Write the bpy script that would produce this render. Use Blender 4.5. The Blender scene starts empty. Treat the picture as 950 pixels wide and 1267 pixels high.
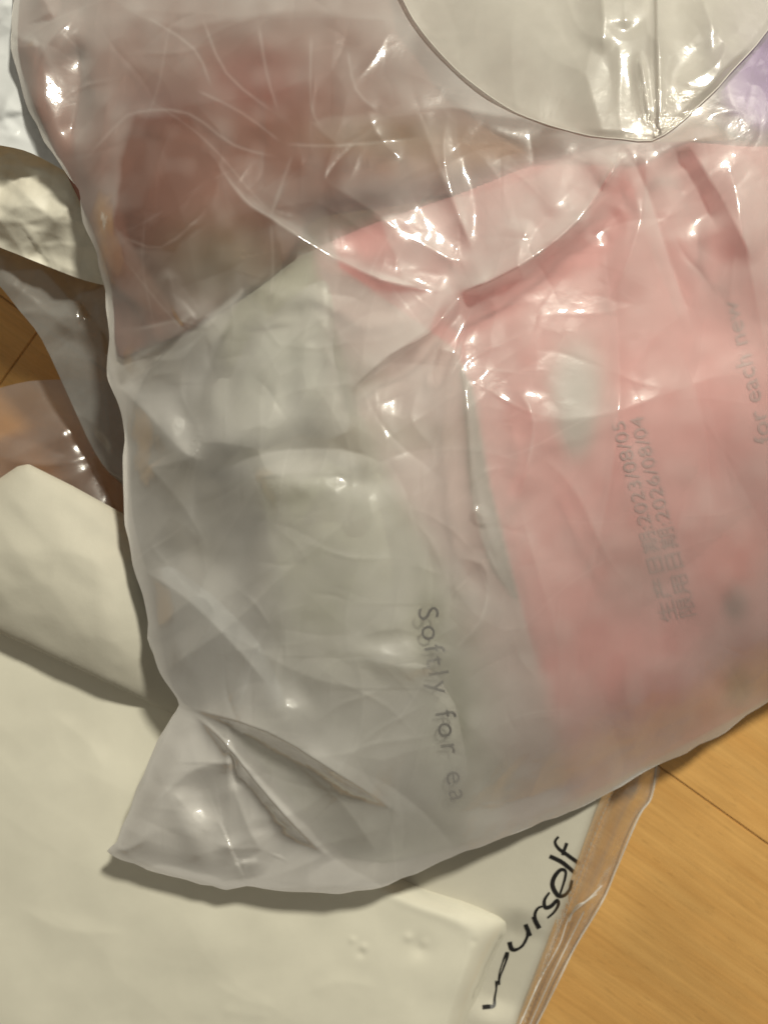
import bpy, math, random
import numpy as np

# ------------------------------------------------------------------ camera, world, lamps, exposure
S = bpy.context.scene
COL = S.collection
W, HH, F, CH = 950.0, 1267.0, 950.0, 0.62        # photo size, focal length in its pixels, camera height
cam_d = bpy.data.cameras.new('camera'); cam = bpy.data.objects.new('camera', cam_d); COL.objects.link(cam)
cam.location = (0, 0, CH); cam.rotation_euler = (0, 0, 0)
cam_d.sensor_fit = 'VERTICAL'; cam_d.sensor_height = 36; cam_d.lens = 36 * F / HH
cam_d.clip_start = 0.01; cam_d.clip_end = 50
cam_d.dof.use_dof = True; cam_d.dof.focus_distance = 0.475; cam_d.dof.aperture_fstop = 4.5
S.camera = cam

wd = bpy.data.worlds.new('World'); S.world = wd; wd.use_nodes = True
bg = wd.node_tree.nodes['Background']
bg.inputs[0].default_value = (0.97, 0.88, 0.70, 1); bg.inputs[1].default_value = 0.19

def area(name, loc, target, size, power, color):
    l = bpy.data.lights.new(name, 'AREA'); l.shape = 'DISK'; l.size = size; l.energy = power; l.color = color
    o = bpy.data.objects.new(name, l); COL.objects.link(o); o.location = loc
    d = np.array(target) - np.array(loc)
    from mathutils import Vector
    o.rotation_euler = Vector(d).to_track_quat('-Z', 'Y').to_euler()
    return o
LAMP = np.array([0.58, 1.10, 1.50])
area('ceiling_lamp', tuple(LAMP), (0, 0, 0.1), 0.20, 36, (0.97, 0.925, 0.77))
S.view_settings.view_transform = 'Standard'; S.view_settings.look = 'None'
S.view_settings.exposure = 0.0; S.view_settings.gamma = 1.0
S.cycles.transparent_max_bounces = 32; S.cycles.max_bounces = 14
S.cycles.sample_clamp_indirect = 4.0

# ------------------------------------------------------------------ maths helpers
rng = np.random.default_rng(7)
def P(px, py, z):
    """point of the place that stands at height z under photo position px, py"""
    px, py, z = np.broadcast_arrays(np.asarray(px, float), np.asarray(py, float), np.asarray(z, float))
    k = (CH - z) / F
    return np.stack([(px - W/2) * k, -(py - HH/2) * k, z], -1)

def sstep(a, b, x):
    t = np.clip((x - a) / (b - a), 0, 1); return t*t*(3 - 2*t)

def seg_dist(x, y, poly, closed=False):
    """distance, signed side, arc parameter of the nearest point on a polyline"""
    p = np.asarray(poly, float)
    if closed: p = np.vstack([p, p[:1]])
    L = np.hypot(*(p[1:] - p[:-1]).T); tot = L.sum(); acc = np.concatenate([[0], np.cumsum(L)])
    best = np.full(x.shape, 1e18); side = np.ones(x.shape); par = np.zeros(x.shape)
    qx = np.zeros(x.shape); qy = np.zeros(x.shape)
    for i in range(len(p) - 1):
        a, b = p[i], p[i+1]; d = b - a; l2 = max(d @ d, 1e-9)
        t = np.clip(((x - a[0])*d[0] + (y - a[1])*d[1]) / l2, 0, 1)
        cx = a[0] + t*d[0]; cy = a[1] + t*d[1]
        r = (x - cx)**2 + (y - cy)**2
        m = r < best
        best = np.where(m, r, best)
        side = np.where(m, np.sign(d[0]*(y - a[1]) - d[1]*(x - a[0])), side)
        par = np.where(m, (acc[i] + t*L[i]) / tot, par)
        qx = np.where(m, cx, qx); qy = np.where(m, cy, qy)
    return np.sqrt(best), side, par, qx, qy

def inside(x, y, poly):
    p = np.asarray(poly, float); c = np.zeros(x.shape, bool); n = len(p)
    for i in range(n):
        a, b = p[i], p[(i+1) % n]
        m = (a[1] > y) != (b[1] > y)
        xi = (b[0]-a[0]) * (y - a[1]) / (b[1]-a[1] + 1e-12) + a[0]
        c ^= m & (x < xi)
    return c

def smooth_poly(pts, n=4, closed=True):
    """Catmull-Rom through the points"""
    p = np.asarray(pts, float); N = len(p); out = []
    rngi = range(N) if closed else range(N - 1)
    for i in rngi:
        if closed: p0, p1, p2, p3 = p[i-1], p[i], p[(i+1) % N], p[(i+2) % N]
        else: p0, p1, p2, p3 = p[max(i-1, 0)], p[i], p[i+1], p[min(i+2, N-1)]
        for k in range(n):
            t = k / n
            out.append(0.5*((2*p1) + (-p0+p2)*t + (2*p0-5*p1+4*p2-p3)*t*t + (-p0+3*p1-3*p2+p3)*t**3))
    if not closed: out.append(p[-1])
    return np.array(out)

class TPS:
    """smooth surface through (x, y, z) control points"""
    def __init__(s, pts, lam=0.0):
        p = np.asarray(pts, float); s.c = p[:, :2] / 300.0; n = len(p)
        K = s.k(s.c[:, None] - s.c[None]) + lam*np.eye(n)
        Q = np.hstack([np.ones((n, 1)), s.c])
        A = np.block([[K, Q], [Q.T, np.zeros((3, 3))]])
        s.w = np.linalg.solve(A, np.concatenate([p[:, 2], np.zeros(3)])); s.n = n
    @staticmethod
    def k(d):
        r2 = (d**2).sum(-1); return r2 * np.log(np.sqrt(r2) + 1e-9)
    def __call__(s, x, y):
        x = np.asarray(x, float)/300; y = np.asarray(y, float)/300
        z = s.w[s.n] + s.w[s.n+1]*x + s.w[s.n+2]*y
        for i in range(s.n):
            r2 = (x - s.c[i, 0])**2 + (y - s.c[i, 1])**2
            z = z + s.w[i] * r2 * 0.5*np.log(r2 + 1e-12)
        return z

def vnoise(x, y, scale, seed):
    """smooth value noise, -1..1"""
    r = np.random.default_rng(seed); T = r.uniform(-1, 1, (64, 64))
    u = x/scale + 1000.3; v = y/scale + 1000.7
    i = np.floor(u).astype(int); j = np.floor(v).astype(int)
    f = u - i; g = v - j; f = f*f*f*(f*(f*6-15)+10); g = g*g*g*(g*(g*6-15)+10)
    a = T[j % 64, i % 64]; b = T[j % 64, (i+1) % 64]; c = T[(j+1) % 64, i % 64]; d = T[(j+1) % 64, (i+1) % 64]
    return (a*(1-f)+b*f)*(1-g) + (c*(1-f)+d*f)*g

def fold(x, y, pts, amp, wl, wr, soft=0.7, taper=0.25, sm=3, steep=False):
    """a crease along pts: crest of height amp (m), falling over wl px on its left and wr px on its right"""
    pl = smooth_poly(pts, sm, False) if len(pts) > 2 else np.asarray(pts, float)
    if not steep:
        wl, wr = 3.2*wl, 3.2*wr
        amp = np.sign(amp)*min(abs(amp), 0.000135*min(wl, wr) + 0.00002*max(wl, wr))     # flanks lean 15 to 20 degrees
    lo = pl.min(0) - 5*max(wl, wr); hi = pl.max(0) + 5*max(wl, wr)
    m = (x > lo[0]) & (x < hi[0]) & (y > lo[1]) & (y < hi[1])
    out = np.zeros(x.shape)
    if not m.any(): return out
    xx, yy = x[m], y[m]
    d, s, t, _, _ = seg_dist(xx, yy, pl)
    w = np.where(s > 0, wr, wl) * (0.35 + 0.65*np.sin(np.pi*np.clip(t, 0, 1)))
    d = np.sqrt(d*d + soft*soft) - soft
    env = sstep(0, taper, t) * sstep(0, taper, 1 - t) if taper > 0 else 1.0
    k = np.clip(1 - d/w/1.6, 0, 1)
    out[m] = amp * env * (np.exp(-(d/w)) if steep else k**1.6)
    return out

def crumple(x, y, cx, cy, rx, ry, amp, n, seed, ang=None, spread=0.6, wmin=3, wmax=14, tilt=0.0):
    """a patch of small random sharp folds"""
    r = np.random.default_rng(seed); out = np.zeros(x.shape)
    m = (np.abs(x-cx) < rx*2) & (np.abs(y-cy) < ry*2)
    if not m.any(): return out
    xx, yy = x[m], y[m]; z = np.zeros(xx.shape)
    win = np.exp(-(((xx-cx)/rx)**2 + ((yy-cy)/ry)**2))
    p = P(cx, cy, .165); l = LAMP - p; l /= np.linalg.norm(l); v = np.array([0, 0, CH]) - p; v /= np.linalg.norm(v); h = l + v; hx, hy = h[0]/h[2], h[1]/h[2]
    for i in range(n):
        a = r.uniform(0, np.pi) if ang is None else ang + r.normal(0, spread)
        c, s = np.cos(a), np.sin(a)
        ox, oy = cx + r.normal(0, rx*.5), cy + r.normal(0, ry*.5)
        u = (xx-ox)*c + (yy-oy)*s; v = -(xx-ox)*s + (yy-oy)*c
        l = r.uniform(.4, 1.0)*max(rx, ry); w = r.uniform(wmin, wmax)
        v = v + 0.12*l*np.sin(u/l*2.0 + r.uniform(0, 6))
        z += r.choice([-1, 1, 1]) * r.uniform(.4, 1) * np.exp(-(np.sqrt(v*v+1.0)/w)) * np.exp(-(u/l)**2) * w/wmax
    out[m] = 0.45 * amp * z * win - tilt*0.00046*((xx-cx)*hx - (yy-cy)*hy)*win      # the patch leans towards the lamp's mirror direction
    return out

def worley(x, y, size, seed, ang=0.0, aniso=1.0, warp=0.25):
    """crumpled-sheet relief: shallow cones that meet in straight sharp ridges (0..about 1, in cell sizes)"""
    r = np.random.default_rng(seed); T = r.uniform(0, 1, (2, 61, 61)); H = r.uniform(0, .35, (61, 61))
    c, s = np.cos(ang), np.sin(ang)
    u = (x*c + y*s)/(size*aniso) + 500; v = (-x*s + y*c)/size + 500
    u = u + warp*vnoise(x, y, size*1.3, seed+1); v = v + warp*vnoise(x, y, size*1.3, seed+2)
    iu = np.floor(u).astype(int); iv = np.floor(v).astype(int); best = np.full(x.shape, 9.0)
    for a in (-1, 0, 1):
        for b in (-1, 0, 1):
            cu, cv = (iu+a) % 61, (iv+b) % 61
            d = np.sqrt((iu + a + T[0, cv, cu] - u)**2 + (iv + b + T[1, cv, cu] - v)**2 + .004) + H[cv, cu]
            best = np.minimum(best, d)
    return best

def fine_creases(x, y, n, amp, seed):
    """short hair-fine creases in the film"""
    r = np.random.default_rng(seed); z = np.zeros(x.shape)
    for i in range(n):
        a = r.normal(2.3, 0.7); c, s = np.cos(a), np.sin(a)
        ox, oy = r.uniform(0, 950), r.uniform(-20, 1100); l = r.uniform(14, 60); w = r.uniform(2.5, 7)
        m = (np.abs(x-ox) < 2.2*l) & (np.abs(y-oy) < 2.2*l)
        u = (x[m]-ox)*c + (y[m]-oy)*s; v = -(x[m]-ox)*s + (y[m]-oy)*c + 0.10*l*np.sin(u/l*2 + i)
        z[m] += r.choice([-1, 1]) * amp * r.uniform(.3, 1) * np.exp(-np.sqrt(v*v+.8)/w - (u/l)**2)
    return z

def facets(x, y, n, amp, seed, box, wmin=40, wmax=140):
    """long random shallow fold lines over a whole sheet"""
    r = np.random.default_rng(seed); z = np.zeros(x.shape)
    for i in range(n):
        a = r.uniform(0, np.pi); c, s = np.cos(a), np.sin(a)
        ox, oy = r.uniform(box[0], box[2]), r.uniform(box[1], box[3])
        l = r.uniform(60, 200); w = r.uniform(wmin, wmax)
        u = (x-ox)*c + (y-oy)*s; v = -(x-ox)*s + (y-oy)*c
        v = v + 14*np.sin(u/l*1.7 + r.uniform(0, 6))
        z += r.choice([-1, 1]) * r.uniform(.3, 1) * np.exp(-(np.sqrt(v*v+2.0)/w)) * np.exp(-(u/l)**2)
    return amp*z

# ------------------------------------------------------------------ mesh helpers
def link(name, mesh, mat=None, parent=None):
    mesh.name = name
    o = bpy.data.objects.new(name, mesh); COL.objects.link(o)
    if mat: mesh.materials.append(mat)
    if parent:
        o.parent = parent; o.location = -parent.location          # meshes are written in world coordinates
    return o
def thing(name, label, cat, loc=(0, 0, 0), group=None):
    o = bpy.data.objects.new(name, None); COL.objects.link(o); o.location = loc; o.empty_display_size = 0.02
    o['label'] = label; o['category'] = cat
    if group: o['group'] = group
    return o
def tag(o, label, cat, group=None):
    o['label'] = label; o['category'] = cat
    if group: o['group'] = group
    return o

def cut_grid(poly, step):
    """grid in photo pixels trimmed to a polygon with its rim snapped to the outline"""
    poly = np.asarray(poly, float)
    x0, y0 = poly.min(0) - step; x1, y1 = poly.max(0) + step
    nx = int((x1-x0)/step) + 2; ny = int((y1-y0)/step) + 2
    X, Y = np.meshgrid(x0 + step*np.arange(nx), y0 + step*np.arange(ny))
    cx = (X[:-1, :-1] + X[1:, 1:])/2; cy = (Y[:-1, :-1] + Y[1:, 1:])/2
    keep = inside(cx, cy, poly)
    idx = np.arange(nx*ny).reshape(ny, nx)
    q = np.stack([idx[:-1, :-1], idx[1:, :-1], idx[1:, 1:], idx[:-1, 1:]], -1)[keep]
    used = np.unique(q); remap = -np.ones(nx*ny, int); remap[used] = np.arange(len(used)); q = remap[q]
    x = X.ravel()[used]; y = Y.ravel()[used]
    cnt = np.bincount(q.ravel(), minlength=len(x)); rim = cnt < 4
    _, _, _, sx, sy = seg_dist(x[rim], y[rim], poly, True)
    x[rim] = sx; y[rim] = sy
    return x, y, q, rim

def mesh_from(co, quads, smooth=True):
    me = bpy.data.meshes.new('m')
    me.from_pydata(co.tolist(), [], quads.tolist())
    if smooth: me.polygons.foreach_set('use_smooth', np.ones(len(me.polygons), bool))
    me.update(); return me

def sheet(name, poly, zf, mat, parent=None, step=3.0, color=None, flip=False, cname='print'):
    x, y, q, rim = cut_grid(poly, step)
    z = zf(x, y)
    if flip: q = q[:, ::-1]
    me = mesh_from(P(x, y, z), q)
    if color is not None: paint(me, color(x, y), cname)
    return link(name, me, mat, parent)

def paint(me, rgb, name='print'):
    at = me.color_attributes.new(name, 'FLOAT_COLOR', 'POINT')
    at.data.foreach_set('color', np.hstack([rgb, np.ones((len(rgb), 1))]).ravel().astype(np.float32))

def pillow(name, poly, ztop, zbot, mat, parent=None, step=4.0, color=None):
    """closed soft body: an upper and a lower sheet that share their rim"""
    x, y, q, rim = cut_grid(poly, step)
    zt = ztop(x, y); zb = np.minimum(zbot(x, y), zt - 0.0015)
    n = len(x); co = np.vstack([P(x, y, zt), P(x, y, zb)])
    # side wall
    e = {}
    for f in q:
        for a, b in zip(f, np.roll(f, -1)):
            e[(a, b)] = 1
    wall = [[b, a, a + n, b + n] for (a, b) in e if (b, a) not in e]
    quads = np.vstack([q, q[:, ::-1] + n, np.array(wall)])
    me = mesh_from(co, quads)
    if color is not None:
        c = color(x, y); paint(me, np.vstack([c, c]))
    return link(name, me, mat, parent)

def tube(name, pts3, r, mat, parent=None, ns=6):
    p = np.asarray(pts3, float); t = np.gradient(p, axis=0); t /= np.linalg.norm(t, axis=1)[:, None] + 1e-12
    up = np.array([0, 0, 1.0]); a = np.cross(t, up); a /= np.linalg.norm(a, axis=1)[:, None] + 1e-9; b = np.cross(t, a)
    th = np.arange(ns)*2*np.pi/ns
    co = (p[:, None] + r*(np.cos(th)[None, :, None]*a[:, None] + np.sin(th)[None, :, None]*b[:, None])).reshape(-1, 3)
    q = []
    for i in range(len(p) - 1):
        for k in range(ns):
            k2 = (k+1) % ns; q.append([i*ns+k, (i+1)*ns+k, (i+1)*ns+k2, i*ns+k2])
    return link(name, mesh_from(co, np.array(q)), mat, parent)

def ribbon(name, strokes, zf, lift, mat, parent=None):
    """pen strokes [(points, widths)] laid on a surface"""
    co, q = [], []
    for pts, ws in strokes:
        pl = smooth_poly(pts, 6, False); w = 0.80*np.interp(np.linspace(0, 1, len(pl)), np.linspace(0, 1, len(ws)), ws)
        t = np.gradient(pl, axis=0); t /= np.linalg.norm(t, axis=1)[:, None] + 1e-9
        nrm = np.stack([-t[:, 1], t[:, 0]], 1); base = len(co)
        for c, n_, ww in zip(pl, nrm, w):
            co += [c + n_*ww, c - n_*ww]
        for i in range(len(pl) - 1):
            b = base + 2*i; q.append([b, b+1, b+3, b+2])
    co = np.array(co); 
    return link(name, mesh_from(P(co[:, 0], co[:, 1], zf(co[:, 0], co[:, 1]) + lift), np.array(q)), mat, parent)

def lettering(name, text, origin, right, up, zf, lift, mat, parent=None, space=1.0):
    """flat print: text laid on a surface; right / up are photo-pixel vectors of one em"""
    cu = bpy.data.curves.new('t', 'FONT'); cu.body = text; cu.resolution_u = 3; cu.space_character = space
    o = bpy.data.objects.new('t', cu); COL.objects.link(o)
    dg = bpy.context.evaluated_depsgraph_get(); me = bpy.data.meshes.new_from_object(o.evaluated_get(dg))
    bpy.data.objects.remove(o); bpy.data.curves.remove(cu)
    n = len(me.vertices); co = np.zeros(n*3); me.vertices.foreach_get('co', co); co = co.reshape(-1, 3)
    x = origin[0] + co[:, 0]*right[0] + co[:, 1]*up[0]; y = origin[1] + co[:, 0]*right[1] + co[:, 1]*up[1]
    me.vertices.foreach_set('co', P(x, y, zf(x, y) + lift).ravel()); me.update()
    me.materials.clear()
    return link(name, me, mat, parent)

# ------------------------------------------------------------------ materials
def nodes(name):
    m = bpy.data.materials.new(name); m.use_nodes = True; nt = m.node_tree; nt.nodes.clear()
    out = nt.nodes.new('ShaderNodeOutputMaterial'); return m, nt, out
def N(nt, t, **kw):
    n = nt.nodes.new(t)
    for k, v in kw.items():
        if k.startswith('_'): setattr(n, k[1:], v)
        else: n.inputs[k.replace('_', ' ')].default_value = v
    return n

def film(name, tint, haze, body=(0.80, 0.78, 0.75), rough=0.09, gloss=1.0, bump=0.06, var=0.5, frost=0.35, attr=None, crinkle=0.19):
    """thin polythene film: clear share, frosted share, milky scattering share (denser where the sheet is seen edge-on), glossy skin"""
    m, nt, out = nodes(name); L = nt.links.new
    tc = N(nt, 'ShaderNodeTexCoord')
    nz = N(nt, 'ShaderNodeTexNoise', Scale=22.0, Detail=5.0, Roughness=0.6); L(tc.outputs['Object'], nz.inputs['Vector'])
    mr = N(nt, 'ShaderNodeMapRange', From_Min=0.3, From_Max=0.7, To_Min=haze*(1-var*.5), To_Max=haze*(1+var*.5)); L(nz.outputs['Fac'], mr.inputs['Value'])
    if attr:                                                       # painted film density: layers, and clearer film where shade is put in
        at = N(nt, 'ShaderNodeAttribute'); at.attribute_name = attr
        mt = N(nt, 'ShaderNodeMath', _operation='MULTIPLY'); mt.use_clamp = True; L(at.outputs['Fac'], mt.inputs[0]); L(mr.outputs[0], mt.inputs[1]); mr = mt
    # path length through the sheet: clear = (1 - haze) ** (1 / cos)
    lw = N(nt, 'ShaderNodeLayerWeight', Blend=0.5)
    co = N(nt, 'ShaderNodeMath', _operation='SUBTRACT'); co.inputs[0].default_value = 1.0; L(lw.outputs['Facing'], co.inputs[1])
    cm = N(nt, 'ShaderNodeMath', _operation='MAXIMUM'); L(co.outputs[0], cm.inputs[0]); cm.inputs[1].default_value = 0.42
    iv = N(nt, 'ShaderNodeMath', _operation='DIVIDE'); iv.inputs[0].default_value = 1.0; L(cm.outputs[0], iv.inputs[1])
    cl = N(nt, 'ShaderNodeMath', _operation='SUBTRACT'); cl.inputs[0].default_value = 1.0; L(mr.outputs[0], cl.inputs[1])
    pw = N(nt, 'ShaderNodeMath', _operation='POWER'); L(cl.outputs[0], pw.inputs[0]); L(iv.outputs[0], pw.inputs[1])
    bz = N(nt, 'ShaderNodeTexNoise', Scale=420.0, Detail=3.0, Roughness=0.55); L(tc.outputs['Object'], bz.inputs['Vector'])
    bz2 = N(nt, 'ShaderNodeTexNoise', Scale=95.0, Detail=2.0, Roughness=0.5); L(tc.outputs['Object'], bz2.inputs['Vector'])
    ad = N(nt, 'ShaderNodeMath', _operation='MULTIPLY_ADD'); L(bz2.outputs['Fac'], ad.inputs[0]); ad.inputs[1].default_value = 2.2; L(bz.outputs['Fac'], ad.inputs[2])
    bp0 = N(nt, 'ShaderNodeBump', Strength=bump, Distance=0.0008); L(ad.outputs[0], bp0.inputs['Height'])
    # fine crinkle: little facets that meet in sharp lines, patchy
    wv = N(nt, 'ShaderNodeVectorMath', _operation='MULTIPLY_ADD'); L(nz.outputs['Color'], wv.inputs[0]); wv.inputs[1].default_value = (.012, .012, .012); L(tc.outputs['Object'], wv.inputs[2])
    vo = N(nt, 'ShaderNodeTexVoronoi', Scale=72.0); vo.voronoi_dimensions = '2D'; L(wv.outputs[0], vo.inputs['Vector'])
    bp = N(nt, 'ShaderNodeBump', Strength=crinkle, Distance=0.0022); 
    pm = N(nt, 'ShaderNodeMapRange', From_Min=0.40, From_Max=0.62, To_Min=0.12, To_Max=1.0); L(nz.outputs['Fac'], pm.inputs['Value'])
    vh = N(nt, 'ShaderNodeMath', _operation='MULTIPLY'); L(vo.outputs['Distance'], vh.inputs[0]); L(pm.outputs[0], vh.inputs[1]); L(vh.outputs[0], bp.inputs['Height']); L(bp0.outputs[0], bp.inputs['Normal'])
    tr = N(nt, 'ShaderNodeBsdfTransparent'); tr.inputs['Color'].default_value = (*tint, 1)
    rf = N(nt, 'ShaderNodeBsdfRefraction', Roughness=0.45, IOR=1.3); rf.inputs['Color'].default_value = (*tint, 1)
    tx = N(nt, 'ShaderNodeMixShader'); tx.inputs[0].default_value = frost; L(tr.outputs[0], tx.inputs[1]); L(rf.outputs[0], tx.inputs[2])
    df = N(nt, 'ShaderNodeBsdfDiffuse'); df.inputs['Color'].default_value = (*body, 1)
    tl = N(nt, 'ShaderNodeBsdfTranslucent'); tl.inputs['Color'].default_value = (*body, 1)
    mx = N(nt, 'ShaderNodeMixShader'); mx.inputs[0].default_value = 0.30; L(df.outputs[0], mx.inputs[1]); L(tl.outputs[0], mx.inputs[2])
    mm = N(nt, 'ShaderNodeMixShader'); L(pw.outputs[0], mm.inputs[0]); L(mx.outputs[0], mm.inputs[1]); L((tx if frost else tr).outputs[0], mm.inputs[2])
    gl = N(nt, 'ShaderNodeBsdfGlossy', Roughness=rough); gl.inputs['Color'].default_value = (1, 1, 1, 1); L(bp.outputs[0], gl.inputs['Normal'])
    gw = N(nt, 'ShaderNodeBsdfGlossy', Roughness=0.34); gw.inputs['Color'].default_value = (1, 1, 1, 1); L(bp.outputs[0], gw.inputs['Normal'])
    gm = N(nt, 'ShaderNodeMixShader'); gm.inputs[0].default_value = 0.24; L(gl.outputs[0], gm.inputs[1]); L(gw.outputs[0], gm.inputs[2]); gl = gm
    fr = N(nt, 'ShaderNodeFresnel', IOR=1.5); L(bp.outputs[0], fr.inputs['Normal'])
    # seen from behind, the sheet reflects like its front (thin film, not a solid)
    geo = N(nt, 'ShaderNodeNewGeometry')
    ior = N(nt, 'ShaderNodeMapRange', From_Min=0, From_Max=1, To_Min=1.5, To_Max=1/1.5); L(geo.outputs['Backfacing'], ior.inputs['Value']); L(ior.outputs[0], fr.inputs['IOR'])
    mu = N(nt, 'ShaderNodeMath', _operation='MULTIPLY'); mu.use_clamp = True; L(fr.outputs[0], mu.inputs[0]); mu.inputs[1].default_value = gloss*2.1
    fin = N(nt, 'ShaderNodeMixShader'); L(mu.outputs[0], fin.inputs[0]); L(mm.outputs[0], fin.inputs[1]); L(gl.outputs[0], fin.inputs[2])
    L(fin.outputs[0], out.inputs['Surface']); return m

def plastic(name, color, rough=0.3, attr=None, mottled=0.06, scale=25.0, bump=0.15, bscale=160.0, sss=0.0, spec=0.5):
    m, nt, out = nodes(name); L = nt.links.new
    b = N(nt, 'ShaderNodeBsdfPrincipled', Roughness=rough); b.inputs['Specular IOR Level'].default_value = spec
    tc = N(nt, 'ShaderNodeTexCoord'); nz = N(nt, 'ShaderNodeTexNoise', Scale=scale, Detail=6.0, Roughness=0.6); L(tc.outputs['Object'], nz.inputs['Vector'])
    mr = N(nt, 'ShaderNodeMapRange', From_Min=0.25, From_Max=0.75, To_Min=1-mottled, To_Max=1+mottled); L(nz.outputs['Fac'], mr.inputs['Value'])
    vm = N(nt, 'ShaderNodeVectorMath', _operation='SCALE'); L(mr.outputs[0], vm.inputs['Scale'])
    if attr:
        at = N(nt, 'ShaderNodeAttribute'); at.attribute_name = attr; L(at.outputs['Color'], vm.inputs[0])
    else: vm.inputs[0].default_value = color
    L(vm.outputs[0], b.inputs['Base Color'])
    if sss: b.inputs['Subsurface Weight'].default_value = sss; b.inputs['Subsurface Radius'].default_value = (.01, .008, .006); b.inputs['Subsurface Scale'].default_value = 0.5
    bz = N(nt, 'ShaderNodeTexNoise', Scale=bscale, Detail=4.0, Roughness=0.55); L(tc.outputs['Object'], bz.inputs['Vector'])
    bp = N(nt, 'ShaderNodeBump', Strength=bump, Distance=0.001); L(bz.outputs['Fac'], bp.inputs['Height']); L(bp.outputs[0], b.inputs['Normal'])
    L(b.outputs[0], out.inputs['Surface']); return m

def wood(name):
    m, nt, out = nodes(name); L = nt.links.new
    tc = N(nt, 'ShaderNodeTexCoord'); oi = N(nt, 'ShaderNodeObjectInfo')
    off = N(nt, 'ShaderNodeVectorMath', _operation='SCALE'); cx = N(nt, 'ShaderNodeCombineXYZ'); L(oi.outputs['Random'], cx.inputs[1]); L(cx.outputs[0], off.inputs[0]); off.inputs['Scale'].default_value = 9
    av = N(nt, 'ShaderNodeVectorMath', _operation='ADD'); L(tc.outputs['Object'], av.inputs[0]); L(off.outputs[0], av.inputs[1])
    def grain(sx, sy, scale, detail, rough):
        mp = N(nt, 'ShaderNodeMapping'); mp.inputs['Scale'].default_value = (sx, sy, 1); L(av.outputs[0], mp.inputs['Vector'])
        n = N(nt, 'ShaderNodeTexNoise', Scale=scale, Detail=detail, Roughness=rough); L(mp.outputs[0], n.inputs['Vector']); return n.outputs['Fac']
    g1 = grain(0.10, 1.0, 60.0, 6.0, 0.6); g2 = grain(0.035, 1.0, 330.0, 3.0, 0.6); g3 = grain(1, 1, 9.0, 4.0, 0.5); g4 = grain(0.16, 1.0, 420.0, 2.0, 0.5)
    cr = N(nt, 'ShaderNodeValToRGB'); L(g1, cr.inputs[0])
    cr.color_ramp.elements[0].position = 0.28; cr.color_ramp.elements[0].color = (0.62, 0.33, 0.10, 1)
    cr.color_ramp.elements[1].position = 0.72; cr.color_ramp.elements[1].color = (0.74, 0.435, 0.15, 1)
    def mul(col, fac, lo, hi, a, b):
        r = N(nt, 'ShaderNodeMapRange', From_Min=a, From_Max=b, To_Min=lo, To_Max=hi); L(fac, r.inputs['Value'])
        v = N(nt, 'ShaderNodeVectorMath', _operation='SCALE'); L(col, v.inputs[0]); L(r.outputs[0], v.inputs['Scale']); return v.outputs[0]
    c = mul(cr.outputs[0], g2, 0.90, 1.07, 0.3, 0.7); c = mul(c, g3, 0.90, 1.10, 0.3, 0.7)
    c = mul(c, g4, 0.84, 1.0, 0.28, 0.38)                       # dark pores
    b = N(nt, 'ShaderNodeBsdfPrincipled', Roughness=0.34); L(c, b.inputs['Base Color'])
    # scuffs: thin pale scratches across the grain and a worn lacquer
    mp = N(nt, 'ShaderNodeMapping'); mp.inputs['Rotation'].default_value = (0, 0, 0.04); mp.inputs['Scale'].default_value = (0.7, 9, 1); L(tc.outputs['Object'], mp.inputs['Vector'])
    sc = N(nt, 'ShaderNodeTexNoise', Scale=55.0, Detail=5.0, Roughness=0.75); L(mp.outputs[0], sc.inputs['Vector'])
    r = N(nt, 'ShaderNodeMapRange', From_Min=0.42, From_Max=0.66, To_Min=0.22, To_Max=0.40); L(sc.outputs['Fac'], r.inputs['Value']); L(r.outputs[0], b.inputs['Roughness'])
    ad = N(nt, 'ShaderNodeMath', _operation='ADD'); L(g2, ad.inputs[0]); L(sc.outputs['Fac'], ad.inputs[1])
    bp = N(nt, 'ShaderNodeBump', Strength=0.10, Distance=0.0005); L(ad.outputs[0], bp.inputs['Height']); L(bp.outputs[0], b.inputs['Normal'])
    L(b.outputs[0], out.inputs['Surface']); return m

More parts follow.
